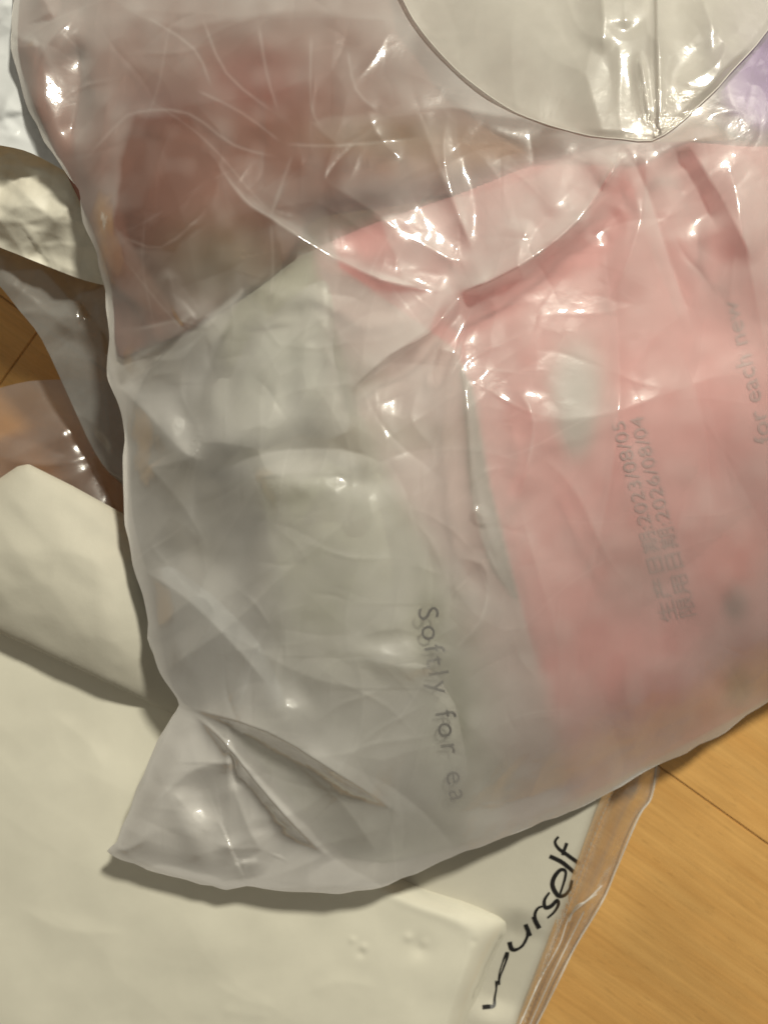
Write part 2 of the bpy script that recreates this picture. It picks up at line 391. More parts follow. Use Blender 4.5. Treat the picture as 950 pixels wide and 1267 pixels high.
M = dict(
    wood=wood('oiled_wood'),
    bag=film('milky_film', (0.985, 0.98, 0.97), 1.0, body=(0.82, 0.80, 0.785), rough=0.065, var=0.25, frost=0.28, attr='milk'),
    bagback=film('milky_film_back', (0.95, 0.93, 0.91), 0.90, body=(0.90, 0.885, 0.86), rough=0.25, frost=0),
    neck=film('neck_film', (0.98, 0.97, 0.94), 0.56, body=(0.72, 0.69, 0.64), rough=0.08),
    clear=film('clear_film', (0.97, 0.955, 0.935), 0.13, rough=0.07, frost=0),
    clearwarm=film('rosy_film', (0.74, 0.64, 0.60), 0.34, body=(0.52, 0.44, 0.41), rough=0.2),
    grey=film('grey_film', (0.60, 0.60, 0.58), 0.55, body=(0.40, 0.40, 0.39), rough=0.13, frost=0),
    seam=plastic('film_edge', (0.66, 0.635, 0.59), 0.25, bump=0.0),
    pack=plastic('white_wrap', (0.80, 0.775, 0.665), 0.10, mottled=0.05, bump=0.06, bscale=60),
    packmatt=plastic('white_nonwoven', (0.60, 0.575, 0.495), 0.62, spec=0.2, mottled=0.05, bump=0.12, bscale=220),
    mauve=plastic('pale_mauve_wrap', (0.38, 0.335, 0.31), 0.5),
    cream=plastic('cream_paper', (0.72, 0.69, 0.60), 0.55, mottled=0.06, bump=0.2, bscale=200),
    mailer=plastic('bluish_white_poly', (0.72, 0.74, 0.76), 0.16, mottled=0.03, bump=0.1),
    printed=plastic('printed_pack', None, 0.6, spec=0.2, attr='print', mottled=0.05, bump=0.08, bscale=70),
    purple=plastic('purple_pack', (0.24, 0.13, 0.36), 0.35),
    rose=plastic('shaded_pink_wrap', (0.26, 0.115, 0.085), 0.4, mottled=0.12, scale=14),  # pink darkened with the shade inside the bag
    roseshade=plastic('shaded_rose', None, 0.5, attr='print', spec=0.2, mottled=0.1, scale=14),
    padgreen=plastic('greenish_wrap', (0.58, 0.59, 0.485), 0.35, mottled=0.08),
    padwhite=plastic('greyish_wrap', (0.64, 0.645, 0.59), 0.35, mottled=0.08),
    padblue=plastic('bluish_wrap', (0.55, 0.58, 0.60), 0.35, mottled=0.08),
    ink=plastic('black_ink', (0.012, 0.011, 0.011), 0.4, bump=0),
    greyink=plastic('grey_ink', (0.08, 0.078, 0.08), 0.5, bump=0),
    paleink=plastic('pale_ink', (0.47, 0.31, 0.31), 0.5, bump=0),
)

# ------------------------------------------------------------------ floor
floor = bpy.data.objects.new('wood_floor', None); COL.objects.link(floor)
def build_floor():
    me = bpy.data.meshes.new('subfloor')
    me.from_pydata([(-3, -3, -0.012), (3, -3, -0.012), (3, 3, -0.012), (-3, 3, -0.012)], [], [(0, 1, 2, 3)])
    global floor
    bpy.data.objects.remove(floor)
    floor = link('wood_floor', me, plastic('subfloor_dark', (0.14, 0.075, 0.03), 0.8)); floor['kind'] = 'structure'
    a = math.atan2(-(1045 - 952), (950 - 820))                  # the seam in view gives the boards' direction
    d = np.array([math.cos(a), math.sin(a)]); n = np.array([-d[1], d[0]])
    s0 = P(820, 952, 0)[:2] @ n                                 # that seam's offset
    bw, bl, g = 0.255, 1.5, 0.0006
    pr = None
    for i in range(-4, 5):
        for j in range(-2, 2):
            c0 = s0 + i*bw; l0 = j*bl + (0.41 + 0.618*i) % 1 * bl
            import bmesh
            if pr is None:
                bm = bmesh.new(); bmesh.ops.create_cube(bm, size=1)
                for v in bm.verts:
                    v.co.x *= bl - g; v.co.y *= bw - g; v.co.z = v.co.z*0.012 - 0.006
                bmesh.ops.bevel(bm, geom=[e for e in bm.edges if all(v.co.z > -0.001 for v in e.verts)], offset=0.0007, segments=2, affect='EDGES')
                me = bpy.data.meshes.new('plank'); bm.to_mesh(me); bm.free(); me.materials.append(M['wood']); pr = me
            o = bpy.data.objects.new('plank', pr); COL.objects.link(o); o.parent = floor
            c = d*(l0 + bl/2) + n*(c0 + bw/2)
            o.location = (c[0], c[1], 0); o.rotation_euler = (0, 0, a)
build_floor()

def rim_round(x, y, poly, R):
    """rounded rim of a soft body: distance to the outline, smoothed so that no ridge forms between the sides"""
    p = np.asarray(poly, float); n = np.roll(p, -1, 0); pts = []; ln = []
    for a, b in zip(p, n):
        L = np.hypot(*(b-a)); k = max(1, int(round(L/6))); t = (np.arange(k)+.5)/k
        pts.append(a + (b-a)*t[:, None]); ln.append(np.full(k, L/k))
    pts = np.vstack(pts); ln = np.concatenate(ln)
    I = np.zeros(x.shape)
    for q, l in zip(pts, ln): I += l/((x-q[0])**2 + (y-q[1])**2 + 4.0)**2
    de = seg_dist(x, y, p, True)[0]
    ds = np.minimum((np.pi/2/I)**(1/3), de + 1); w = sstep(4, 16, de)
    d = de*(1-w) + ds*w
    u = np.clip(d/R, 0, 1)
    return np.sqrt(np.clip(1 - (1-u)**2, 0, 1)), d

# ------------------------------------------------------------------ white packs lying on the floor in clear wrap
wrap = thing('clear_wrap_bag', 'clear wrinkled plastic wrap bag lying flat on the wooden floor below the milky bag', 'plastic bag', tuple(P(640, 1150, 0)))
# pack with the handwritten word
PY = smooth_poly([(300, 890), (700, 905), (772, 925), (768, 960), (745, 1010), (700, 1130), (650, 1262), (620, 1340), (420, 1340), (300, 1120)], 3)
def z_y(x, y):
    r, d = rim_round(x, y, PY, 20)
    return 0.012 + 0.034*r + 0.0012*vnoise(x, y, 70, 3)*r + fold(x, y, [(600, 1267), (632, 1160), (640, 1120)], -0.010, 16, 26)
yp = thing('wrapped_pack', 'white pack with a black handwritten word beside the wooden floor', 'pack', tuple(P(640, 1120, 0.012)))
pillow('wrapper', PY, z_y, lambda x, y: 0*x + 0.004, M['packmatt'], yp, 4)
def zz(p): return [(580 + a/4.318, 1000 + b/4.318) for a, b in p]
script = [(zz([(478, 152), (460, 180), (478, 214), (520, 245), (592, 298)]), [2, 2.0, 2.6, 3.0]),
          (zz([(500, 250), (523, 186)]), [2.2, 2.6]),
          (zz([(431, 256), (500, 290), (571, 351)]), [3.0, 3.2, 2.6]),
          (zz([(487, 458), (512, 380), (516, 336), (488, 330), (455, 370), (447, 415), (475, 465), (510, 465), (540, 430), (551, 384)]), [1.6, 2.0, 3.2, 3.4, 2.6, 1.8]),
          (zz([(430, 450), (404, 490), (408, 530), (440, 522), (470, 492), (478, 515), (455, 555), (420, 586)]), [1.6, 2.6, 3.2, 2.6, 2.0, 1.6]),
          (zz([(345, 578), (360, 612), (377, 642)]), [3.2, 3.4, 3.4]),
          (zz([(358, 606), (353, 565), (368, 535), (392, 524)]), [2.2, 2.2, 1.6]),
          (zz([(217, 714), (226, 748), (250, 756), (285, 735), (310, 690), (312, 665)]), [3.6, 3.4, 2.0, 2.2, 1.8]),
          (zz([(302, 620), (314, 650), (327, 683)]), [3.2, 3.2, 3.2]),
          (zz([(205, 768), (203, 800), (182, 860), (165, 905), (161, 944)]), [3.0, 1.6, 1.2, 1.6]),
          (zz([(201, 772), (183, 815), (163, 880), (158, 925), (163, 944)]), [2.0, 1.0, 1.0, 1.4]),
          (zz([(73, 1063), (100, 1060), (133, 1055), (138, 1010), (146, 965), (147, 922)]), [3.4, 3.6, 2.6, 1.6, 1.4, 2.2])]
ribbon('handwritten_lettering', script, z_y, 0.0007, M['ink'], yp)

# big glossy pack at the bottom
PB = smooth_poly([(-60, 690), (60, 720), (200, 790), (300, 880), (360, 970), (430, 1035), (508, 1082), (575, 1105), (634, 1138), (610, 1200), (580, 1290), (560, 1340), (200, 1345), (-60, 1345)], 3)
def z_b(x, y):
    r, d = rim_round(x, y, PB, 42)
    z = 0.014 + 0.048*r + 0.004*sstep(30, 260, d) + 0.0011*np.exp(-((d-34)/6)**2)*sstep(440, 520, x)
    z += 0.0016*vnoise(x, y, 120, 5) + 0.0007*vnoise(x, y, 46, 6)
    for cx, cy, s, a in [(520, 1172, 13, -.0022), (524, 1167, 6, .0011), (505, 1160, 5, .0012), (436, 1163, 4, .0009), (447, 1180, 5, -.0011), (450, 1172, 4, .0009), (586, 1165, 4, -.0008)]:
        z = z + a*np.exp(-((x-cx)**2 + (y-cy)**2)/(s*s))
    z += .0026*(worley(x, y, 150, 670, .5, 1.7) - .5)*sstep(20, 90, d) + .0007*(worley(x, y, 52, 672, .7, 2.2) - .5)*sstep(20, 60, d)*sstep(-.1, .6, vnoise(x, y, 120, 673))
    for pts in ([(165, 1035), (210, 1062), (262, 1080)], [(262, 1215), (300, 1236), (345, 1248)], [(270, 1248), (310, 1256), (340, 1258)], [(60, 880), (110, 920), (130, 960)], [(20, 1120), (80, 1150), (160, 1155)], [(380, 1230), (420, 1215), (470, 1222)]):
        z += fold(x, y, pts, .0006, 4, 7)
    z += crumple(x, y, 300, 1220, 120, 50, 0.0006, 12, 4, wmin=8, wmax=25) + crumple(x, y, 90, 930, 80, 80, 0.0006, 10, 14, wmin=8, wmax=25)
    return z
pb = thing('wrapped_pack', 'large glossy cream white pack filling the bottom left corner', 'pack', tuple(P(300, 1150, 0.018)))
pillow('wrapper', PB, z_b, lambda x, y: 0*x + 0.012, M['pack'], pb, 3)

# soft pack at the left
PC = np.array([(-70, 660), (-12, 600), (22, 577), (36, 574), (90, 601), (150, 634), (230, 680), (300, 780), (300, 925), (195, 874), (100, 829), (0, 783), (-70, 752)], float)
def z_c(x, y):
    r, d = rim_round(x, y, PC, 80)
    return 0.083 + 0.014*r**1.2 + 0.012*sstep(0, 150, d) - 0.016*sstep(120, 210, x) + 0.003*(worley(x, y, 90, 611, .5, 1.5) - .5)*sstep(0, 40, d) + .0016*(worley(x, y, 40, 613, .7, 1.8) - .5)*sstep(0, 20, d) + 0.0015*vnoise(x, y, 90, 11) + 0.0008*vnoise(x, y, 40, 12)
pc = thing('wrapped_pack', 'soft matt white pack at the left edge beside the milky bag', 'pack', tuple(P(80, 720, 0.06)))
pillow('wrapper', PC, z_c, lambda x, y: 0.079 - 0.016*sstep(120, 210, x), M['packmatt'], pc, 4)

# clear wrap: fold over the lower right pack, and over the left packs
WR = smooth_poly([(735, 930), (812, 940), (806, 985), (790, 1010), (762, 1075), (745, 1115), (712, 1170), (690, 1215), (660, 1275), (640, 1340), (612, 1340), (640, 1262), (690, 1130), (734, 1010), (752, 960)], 3)
def z_wr(x, y):
    zt = np.where(inside(x, y, PY), z_y(x, y), 0) ; r, d = rim_round(x, y, WR, 60)
    base = 0.003 + 0.050*r
    z = np.maximum(base*0.6, zt + 0.003)
    z = 0.004 + (z - 0.004)*sstep(0, 22, d)
    z = np.maximum(z, zt + 0.002)
    return z + fold(x, y, [(640, 1267), (690, 1170), (705, 1130), (735, 1105)], .005, 4, 9) + fold(x, y, [(655, 1250), (698, 1180), (710, 1140)], .004, 3, 6) \
        + fold(x, y, [(705, 1135), (715, 1122), (740, 1112), (760, 1085)], .004, 4, 8) + fold(x, y, [(790, 960), (780, 1010), (755, 1070)], .006, 8, 14) + 0.001*vnoise(x, y, 30, 2) \
        + crumple(x, y, 745, 1112, 12, 22, .003, 10, 8, tilt=1, wmin=2, wmax=6) + crumple(x, y, 700, 1190, 14, 60, .003, 12, 9, ang=2.0, spread=.2, tilt=.7, wmin=2, wmax=6) + crumple(x, y, 742, 1125, 18, 40, .001, 8, 5, ang=2.0, spread=.3, wmin=3, wmax=9)
sheet('wrap_film', WR, z_wr, M['clear'], wrap, 2.5)
rim_pts = smooth_poly([(812, 940), (806, 985), (790, 1010), (762, 1075), (745, 1115), (712, 1170), (690, 1215), (660, 1275)], 5, False)
tube('edge_seam', P(rim_pts[:, 0], rim_pts[:, 1], z_wr(rim_pts[:, 0], rim_pts[:, 1]) + 0.0005), 0.0006, M['seam'], wrap)

for pts in ([(640, 1275), (668, 1212), (692, 1168), (706, 1132), (738, 1106)], [(652, 1275), (684, 1205), (706, 1160), (722, 1128)], [(704, 1140), (712, 1122), (726, 1114), (744, 1096)]):
    q = smooth_poly(pts, 6, False); tube('fold_glint', P(q[:, 0], q[:, 1], z_wr(q[:, 0], q[:, 1]) + 0.0004), 0.00045, M['seam'], wrap)  # pale tubes stand in for bright highlight lines along the folds
# rosy film over the floor at the left
RF = smooth_poly([(-60, 500), (0, 480), (60, 470), (160, 480), (220, 560), (220, 700), (120, 650), (20, 610), (-60, 640)], 3)
rf = sheet('plastic_film', RF, lambda x, y: 0.052 + facets(x, y, 14, .004, 9, (-60, 470, 200, 660), 10, 40) + fold(x, y, [(0, 575), (60, 545), (100, 520)], .006, 6, 18), M['clearwarm'], None, 3)
tag(rf, 'dim rosy translucent film between the orange floor and the soft white pack', 'plastic film')

# ------------------------------------------------------------------ mailers at the upper left
GF = smooth_poly([(-60, 250), (200, 280), (220, 640), (150, 598), (118, 560), (85, 490), (52, 420), (25, 385), (-8, 345), (-60, 300)], 3)
def z_gf(x, y):
    z = 0.075 + 0*x - 0.00008*(y - 400)
    z += fold(x, y, [(-10, 335), (40, 372), (85, 408), (95, 420)], .010, 14, 26) + fold(x, y, [(85, 425), (100, 370), (110, 340)], .008, 6, 26)
    z += fold(x, y, [(120, 340), (128, 440), (140, 580)], .008, 14, 20) + fold(x, y, [(60, 450), (90, 500), (140, 570)], -.004, 10, 30) + facets(x, y, 16, .004, 21, (-20, 300, 180, 600), 8, 40) + .010*(worley(x, y, 70, 640, 1.0, 1.8) - .5)
    return z
gb = sheet('grey_poly_bag', GF, z_gf, M['grey'], None, 2.5)
tag(gb, 'dark grey crumpled film bag tapering down beside the milky bag', 'plastic bag')
CP = smooth_poly([(-60, 120), (60, 140), (200, 200), (220, 400), (150, 360), (105, 347), (60, 330), (0, 306), (-60, 285)], 3)
def z_cp(x, y):
    z = 0.108 + 0*x + fold(x, y, [(-10, 280), (30, 250), (95, 232), (140, 228)], .008, 7, 40) + fold(x, y, [(0, 262), (40, 215), (50, 190)], .005, 8, 18)
    z += fold(x, y, [(30, 305), (80, 298), (130, 305)], -.004, 12, 14) + crumple(x, y, 40, 215, 50, 40, .004, 26, 31, wmin=4, wmax=16) + facets(x, y, 20, .003, 33, (-20, 180, 140, 340), 8, 40)
    z += .009*(worley(x, y, 58, 620, .6, 1.7) - .5) + .003*(worley(x, y, 24, 622, .3, 1.5) - .5)
    d = seg_dist(x, y, CP, True)[0]
    return z - 0.012*(1 - sstep(0, 40, d))
cp = sheet('cream_paper_wrap', CP, z_cp, M['cream'], None, 2.5)
tag(cp, 'crumpled cream paper wrap tucked under the glossy bluish white sheet', 'wrapping paper')
MB = smooth_poly([(-60, -60), (160, -60), (170, 150), (150, 230), (95, 218), (60, 200), (30, 186), (-10, 178), (-60, 170)], 3)
def z_mb(x, y):
    z = 0.122 + 0*x + fold(x, y, [(0, 160), (12, 120), (40, 95), (60, 60)], .006, 10, 20) + facets(x, y, 14, .004, 41, (-20, -20, 120, 200), 10, 50)
    z += .006*(worley(x, y, 60, 630, 1.9, 1.6) - .5)
    z += crumple(x, y, 10, 145, 30, 35, .004, 18, 42, wmin=4, wmax=14)
    return z
mb = sheet('white_mailer', MB, z_mb, M['mailer'], None, 2.5)
tag(mb, 'glossy bluish white poly mailer at the top left corner', 'mailer')

# ------------------------------------------------------------------ the milky bag
OUT = [(40, -70), (18, -20), (15, 40), (14, 60), (30, 120), (55, 175), (98, 235), (103, 275), (120, 312), (131, 360), (136, 420), (133, 465),
       (150, 510), (155, 545), (153, 600), (155, 650), (165, 700), (180, 750), (183, 790), (196, 828), (222, 872), (196, 915), (165, 990), (145, 1042), (133, 1053),
       (150, 1064), (200, 1081), (280, 1101), (305, 1096), (345, 1102), (420, 1106), (480, 1095), (560, 1060), (640, 1030), (720, 998), (800, 953), (880, 915), (950, 868), (1110, 768), (1110, -70)]
edge_z = [(40, -70, .135), (14, 60, .135), (55, 175, .135), (103, 275, .130), (131, 360, .124), (133, 465, .118), (155, 545, .113), (155, 650, .112), (180, 750, .112),
          (196, 828, .110), (222, 872, .108), (180, 960, .103), (133, 1053, .094), (200, 1081, .091), (280, 1101, .091), (420, 1106, .093), (480, 1095, .092), (560, 1060, .087), (640, 1030, .074),
          (800, 953, .056), (950, 868, .046), (1110, 768, .042), (1110, 400, .10), (1110, -70, .135), (500, -70, .140)]
inner_z = [(150, 300, .150), (200, 150, .150), (350, 80, .158), (350, 230, .158), (500, 200, .166), (520, 330, .168), (620, 260, .172), (740, 200, .178), (860, 260, .176), (940, 400, .168),
           (240, 450, .146), (330, 420, .160), (420, 420, .168), (230, 560, .140), (330, 540, .158), (410, 600, .168), (250, 640, .134), (250, 720, .140), (400, 720, .160), (500, 770, .166), (560, 560, .174), (700, 500, .178),
           (820, 600, .166), (930, 650, .146), (640, 750, .162), (760, 790, .138), (880, 780, .118), (1040, 400, .166), (1040, 620, .138), (1030, 200, .172), (970, 800, .092), (860, 868, .090), (600, 880, .140), (300, 830, .134), (400, 880, .138), (500, 950, .128), (350, 980, .110),
           (250, 1010, .100), (560, 1020, .106), (440, 1040, .102), (780, 905, .098), (700, 940, .104)]
TE = TPS(edge_z, 1e-3); TF = TPS(edge_z + inner_z, 2e-3)
BAG = np.array(OUT, float)
def ragged(pts, step, amp, seed):
    r = np.random.default_rng(seed); p = np.asarray(pts, float); out = []
    for a, b in zip(p, np.roll(p, -1, 0)):
        k = max(1, int(np.hypot(*(b-a))/step)); t = np.arange(k)/k
        q = a + (b-a)*t[:, None]; q[1:] += r.normal(0, amp, (k-1, 2)) if k > 1 else 0
        out.append(q)
    return smooth_poly(np.vstack(out), 2)
BAGS = ragged(OUT, 16, 0.9, 5)

NK = ragged([(470, -70), (490, -20), (512, 25), (534, 54), (560, 82), (600, 115), (640, 140), (690, 158), (730, 168), (770, 172), (806, 174), (836, 156), (870, 125), (920, 72), (965, 20), (1000, -70)], 22, 0.8, 8)
def z_pink(x, y):
    """contents: the skin of the printed pack"""
    z = TF(x, y) - 0.006 - 0.0
    return z + 0.0015*vnoise(x, y, 90, 51)
def bag_base(x, y):
    return TF(x, y) + 0.0015*vnoise(x, y, 80, 61)
def z_front(x, y):
    z = bag_base(x, y)
    d = seg_dist(x, y, BAGS, True)[0]
    A = lambda *a, **k: fold(x, y, *a, **k)
    f = A([(100, 205), (140, 160), (170, 139), (232, 140), (290, 180), (352, 196)], .007, 5, 22)
    f += A([(145, 160), (142, 240), (140, 300)], .004, 16, 6)
    f += A([(262, 190), (300, 245), (335, 270), (400, 310), (470, 345), (545, 362)], .008, 10, 34, steep=True)
    f += A([(335, 268), (362, 215), (372, 175)], .004, 10, 10) + A([(335, 272), (350, 330), (330, 390)], .005, 14, 12)
    f += A([(560, 366), (600, 350), (660, 318), (715, 272), (755, 215), (772, 178)], .010, 34, 14, taper=.15, steep=True)
    f += A([(432, 486), (480, 440), (530, 412), (575, 360)], .008, 30, 10, steep=True)
    f += A([(515, 130), (545, 215), (575, 285), (586, 316)], .007, 6, 8) + A([(586, 318), (560, 322), (520, 300), (470, 272), (455, 262)], .006, 6, 12)
    f += A([(556, 130), (548, 180), (560, 240), (584, 312)], .005, 5, 5)
    f += A([(350, 178), (420, 180), (525, 170)], -.004, 6, 14) + A([(455, 150), (560, 135), (640, 145), (720, 165)], .005, 8, 16)
    f += A([(455, 135), (465, 165), (500, 200)], .005, 5, 9) + A([(395, 220), (460, 260), (500, 290)], .004, 8, 8)
    f += A([(660, 168), (720, 172), (780, 174), (822, 178), (900, 165)], .010, 9, 14, taper=.2)
    for pts in ([(772, 180), (800, 235), (836, 345), (862, 420)],): f += A(pts, -.003, 5, 4)
    f += A([(740, 182), (725, 215), (690, 250), (672, 268)], .006, 7, 8) + A([(778, 185), (760, 215), (740, 235)], .005, 5, 9)
    f += A([(800, 180), (795, 260), (770, 340), (745, 380)], .004, 12, 9) + A([(830, 180), (860, 230), (890, 290)], -.005, 14, 18) + A([(770, 260), (740, 285), (725, 300)], -.002, 6, 6)
    f += A([(850, 175), (900, 260), (935, 330)], .004, 12, 12) + A([(655, 270), (640, 320), (650, 350)], .003, 6, 9)
    f += A([(220, 872), (330, 905), (430, 965), (500, 1010)], .015, 130, 13, taper=.34, steep=True)
    f += A([(235, 880), (275, 915), (315, 965), (372, 1030), (412, 1064)], .012, 50, 11, taper=.32, steep=True)
    f += A([(360, 940), (420, 990), (470, 1060)], .005, 22, 12)
    f += A([(139, 1052), (200, 985), (245, 950), (292, 943)], .007, 44, 70, taper=.06, steep=True)
    f += A([(212, 978), (235, 1005), (262, 1036)], .004, 6, 7) + A([(284, 955), (292, 985), (310, 1030), (325, 1055)], .006, 8, 12)
    f += A([(262, 1042), (290, 1050), (325, 1052), (300, 1085)], .004, 5, 7) + A([(300, 1062), (305, 1090)], .004, 6, 6)
    f += A([(560, 690), (595, 698), (603, 730), (592, 772), (560, 805)], .005, 5, 10) + A([(440, 790), (490, 778), (535, 790), (572, 768)], .004, 6, 6) + A([(450, 812), (500, 825), (545, 826)], .004, 6, 6)
    f += A([(565, 430), (580, 520), (585, 620), (605, 690), (642, 752)], .006, 16, 9) + A([(540, 430), (570, 440)], .004, 10, 10)
    f += A([(582, 628), (596, 640), (594, 655)], .003, 3, 4)
    f += A([(640, 480), (660, 520), (652, 580), (640, 620)], .005, 8, 9) + A([(640, 620), (660, 690), (690, 800), (690, 930)], .004, 16, 12)
    f += A([(268, 586), (330, 560), (420, 556), (480, 575)], -.006, 8, 16) + A([(310, 592), (380, 585), (450, 590)], .006, 9, 24)
    f += A([(136, 466), (180, 440), (240, 400), (270, 375)], .006, 16, 12) + A([(140, 470), (190, 520), (230, 562), (260, 570)], .006, 10, 18)
    f += A([(205, 330), (222, 402)], .003, 4, 10) + A([(222, 402), (242, 388)], .003, 8, 3)
    f += A([(150, 690), (230, 740), (300, 810), (340, 860)], .005, 12, 22) + A([(170, 560), (230, 630), (260, 690)], .004, 16, 16)
    f += A([(105, 10), (60, 55), (45, 110), (72, 190)], .006, 12, 10) + A([(92, 40), (100, 100), (85, 190)], -.005, 9, 9) + A([(14, 58), (50, 58)], .005, 4, 12) + A([(45, -20), (64, 18), (66, 26)], .007, 4, 9)
    f += A([(250, 20), (280, 90), (340, 140)], .003, 10, 9) + A([(320, 30), (330, 90), (345, 140)], .004, 8, 8) + A([(385, 40), (385, 130), (400, 160)], .003, 8, 9) + A([(430, 60), (440, 110), (470, 140)], .003, 8, 8)
    f += A([(130, 10), (300, 20), (480, 25), (530, 40)], .005, 10, 24) + A([(240, 110), (300, 140), (360, 185)], .004, 9, 12)
    f += A([(900, 190), (925, 320), (950, 450)], .003, 12, 12) + A([(835, 420), (870, 520), (880, 640)], -.003, 10, 12)
    f += A([(540, 1010), (660, 985), (760, 930), (900, 860)], -.003, 14, 14) + A([(700, 990), (780, 930), (800, 880)], .003, 14, 14)
    # long shallow random folds, patches of fine crumpling
    f *= 1 - 0.75*sstep(500, 400, x)*sstep(270, 210, y)*sstep(100, 130, x)
    f *= 1 - .4*np.exp(-((x-430)/150)**2 - ((y-100)/90)**2)
    rough = 0.28 + 0.75*np.exp(-((x-250)/230)**2 - ((y-700)/420)**2) + 0.3*np.exp(-((x-520)/150)**2 - ((y-280)/110)**2) - 0.25*sstep(620, 720, x)*sstep(250, 350, y)
    rough = rough*(1 - .8*np.exp(-((x-210)/80)**2 - ((y-1010)/70)**2))
    f += rough*(.0115*(worley(x, y, 105, 300, 2.2, 1.9) - .5) + .0045*(worley(x, y, 42, 310, 2.0, 2.2) - .5)*sstep(-.2, .5, vnoise(x, y, 130, 312)))
    f += fine_creases(x, y, 420, .0007, 77)
    f *= 1 - .55*sstep(610, 720, x)*sstep(300, 420, y)
    f += facets(x, y, 40, .0030, 71, (0, 0, 950, 1100), 14, 60)
    patches = []
    for c in [(218, 526, 30, 26, .0018, 10, 1, 2.4), (360, 868, 24, 28, .0022, 12, 2, 1.45), (490, 800, 70, 26, .0040, 14, 3, None), (410, 598, 56, 20, .0018, 9, 4, 2.8), (420, 300, 34, 26, .0050, 10, 5, 1.9),
              (505, 275, 48, 40, .0065, 14, 6, .8), (700, 225, 40, 44, .0040, 9, 8, 2.2), (245, 1012, 22, 34, .0030, 9, 9, .9), (65, 110, 26, 50, .0040, 9, 13, 1.2), (530, 125, 60, 26, .0030, 8, 7, 1.6)]:
        patches.append(c)
    f *= 1 - .9*sstep(-34, 4, seg_dist(x, y, NK, True)[0]*np.where(inside(x, y, NK), 1, -1))
    fade = sstep(0, 36, d)
    z = z + 1.35*f*(0.08 + 0.92*fade)
    # places where the film lies taut and turned so that it mirrors the ceiling lamp
    for cx, cy, rx, ry, am, n, sd, an in patches:
        m = (np.abs(x-cx) < 2*rx) & (np.abs(y-cy) < 2*ry)
        if not m.any(): continue
        xx, yy = x[m], y[m]; wn = np.exp(-(((xx-cx)/rx)**2 + ((yy-cy)/ry)**2)*2); z0 = float((z[m]*wn).sum()/wn.sum())
        p = P(cx, cy, z0); l = LAMP - p; l /= np.linalg.norm(l); v = np.array([0, 0, CH]) - p; v /= np.linalg.norm(v); h = l + v
        pl = z0 - .00046*((xx-cx)*h[0]/h[2] - (yy-cy)*h[1]/h[2]) + crumple(xx, yy, cx, cy, rx*1.4, ry*1.4, am*.42, n, 100+sd, ang=an, spread=.45, wmin=4, wmax=18)
        w = .85*np.exp(-(((xx-cx)/rx)**2 + ((yy-cy)/ry)**2 + .5*(worley(xx, yy, 38, 700+sd, .7 + sd, 1.6) - .55))**1.0); w = np.clip(w, 0, .85)
        z[m] = z[m]*(1-w) + pl*w
    e = TE(x, y)
    return np.maximum(z, e + 0.0005*0 + 0.0002)
def z_back(x, y):
    d = seg_dist(x, y, BAGS, True)[0]
    return TE(x, y) - 0.010*sstep(0, 120, d)

bag = thing('plastic_bag', 'large milky translucent plastic bag with creased glossy film over pink packs', 'plastic bag', tuple(P(500, 600, 0.09)))
LAYERS = [   # (outline of a region of film, milkiness, feather): folded-over film denser, single film clearer, shade below ridges put in as clearer film
    ([(168, 142), (236, 146), (264, 190), (268, 240), (250, 280), (215, 312), (165, 306), (142, 280), (148, 200)], .025, 5),
    ([(262, 190), (352, 200), (362, 215), (335, 268), (300, 246)], .11, 3),
    ([(120, -40), (540, -40), (545, 40), (480, 24), (390, 12), (320, 18), (285, 26), (240, 34), (130, 20)], .36, 5),
    ([(10, 40), (50, 60), (85, 120), (98, 200), (165, 140), (146, 180), (140, 300), (128, 330), (100, 270), (50, 170)], .20, 5),
    ([(385, 150), (470, 136), (560, 134), (645, 146), (700, 164), (640, 172), (525, 168), (420, 182)], .22, 3),
    ([(470, 272), (560, 246), (640, 226), (720, 188), (768, 180), (742, 235), (712, 274), (660, 318), (600, 348), (560, 364), (500, 350)], .52, 4),
    ([(562, 366), (660, 320), (722, 272), (770, 200), (790, 260), (740, 330), (640, 380), (545, 440), (440, 486), (500, 425)], .22, 9),
    ([(395, 316), (470, 347), (552, 364), (530, 408), (470, 452), (434, 482)], .50, 4),
    ([(340, 272), (400, 312), (470, 347), (540, 362), (480, 362), (400, 330), (350, 318)], .18, 5),
    ([(140, 300), (146, 306), (222, 404), (246, 388), (300, 340), (280, 420), (150, 480), (134, 440)], .20, 5),
    ([(150, 480), (250, 400), (300, 360), (250, 470), (232, 560)], .56, 6),
    ([(222, 874), (250, 884), (320, 960), (410, 1060), (470, 1095), (280, 1101), (136, 1053), (166, 990)], .84, 3),
    ([(165, 700), (235, 740), (300, 800), (345, 870), (420, 945), (330, 905), (222, 872), (196, 828)], .66, 14),
]
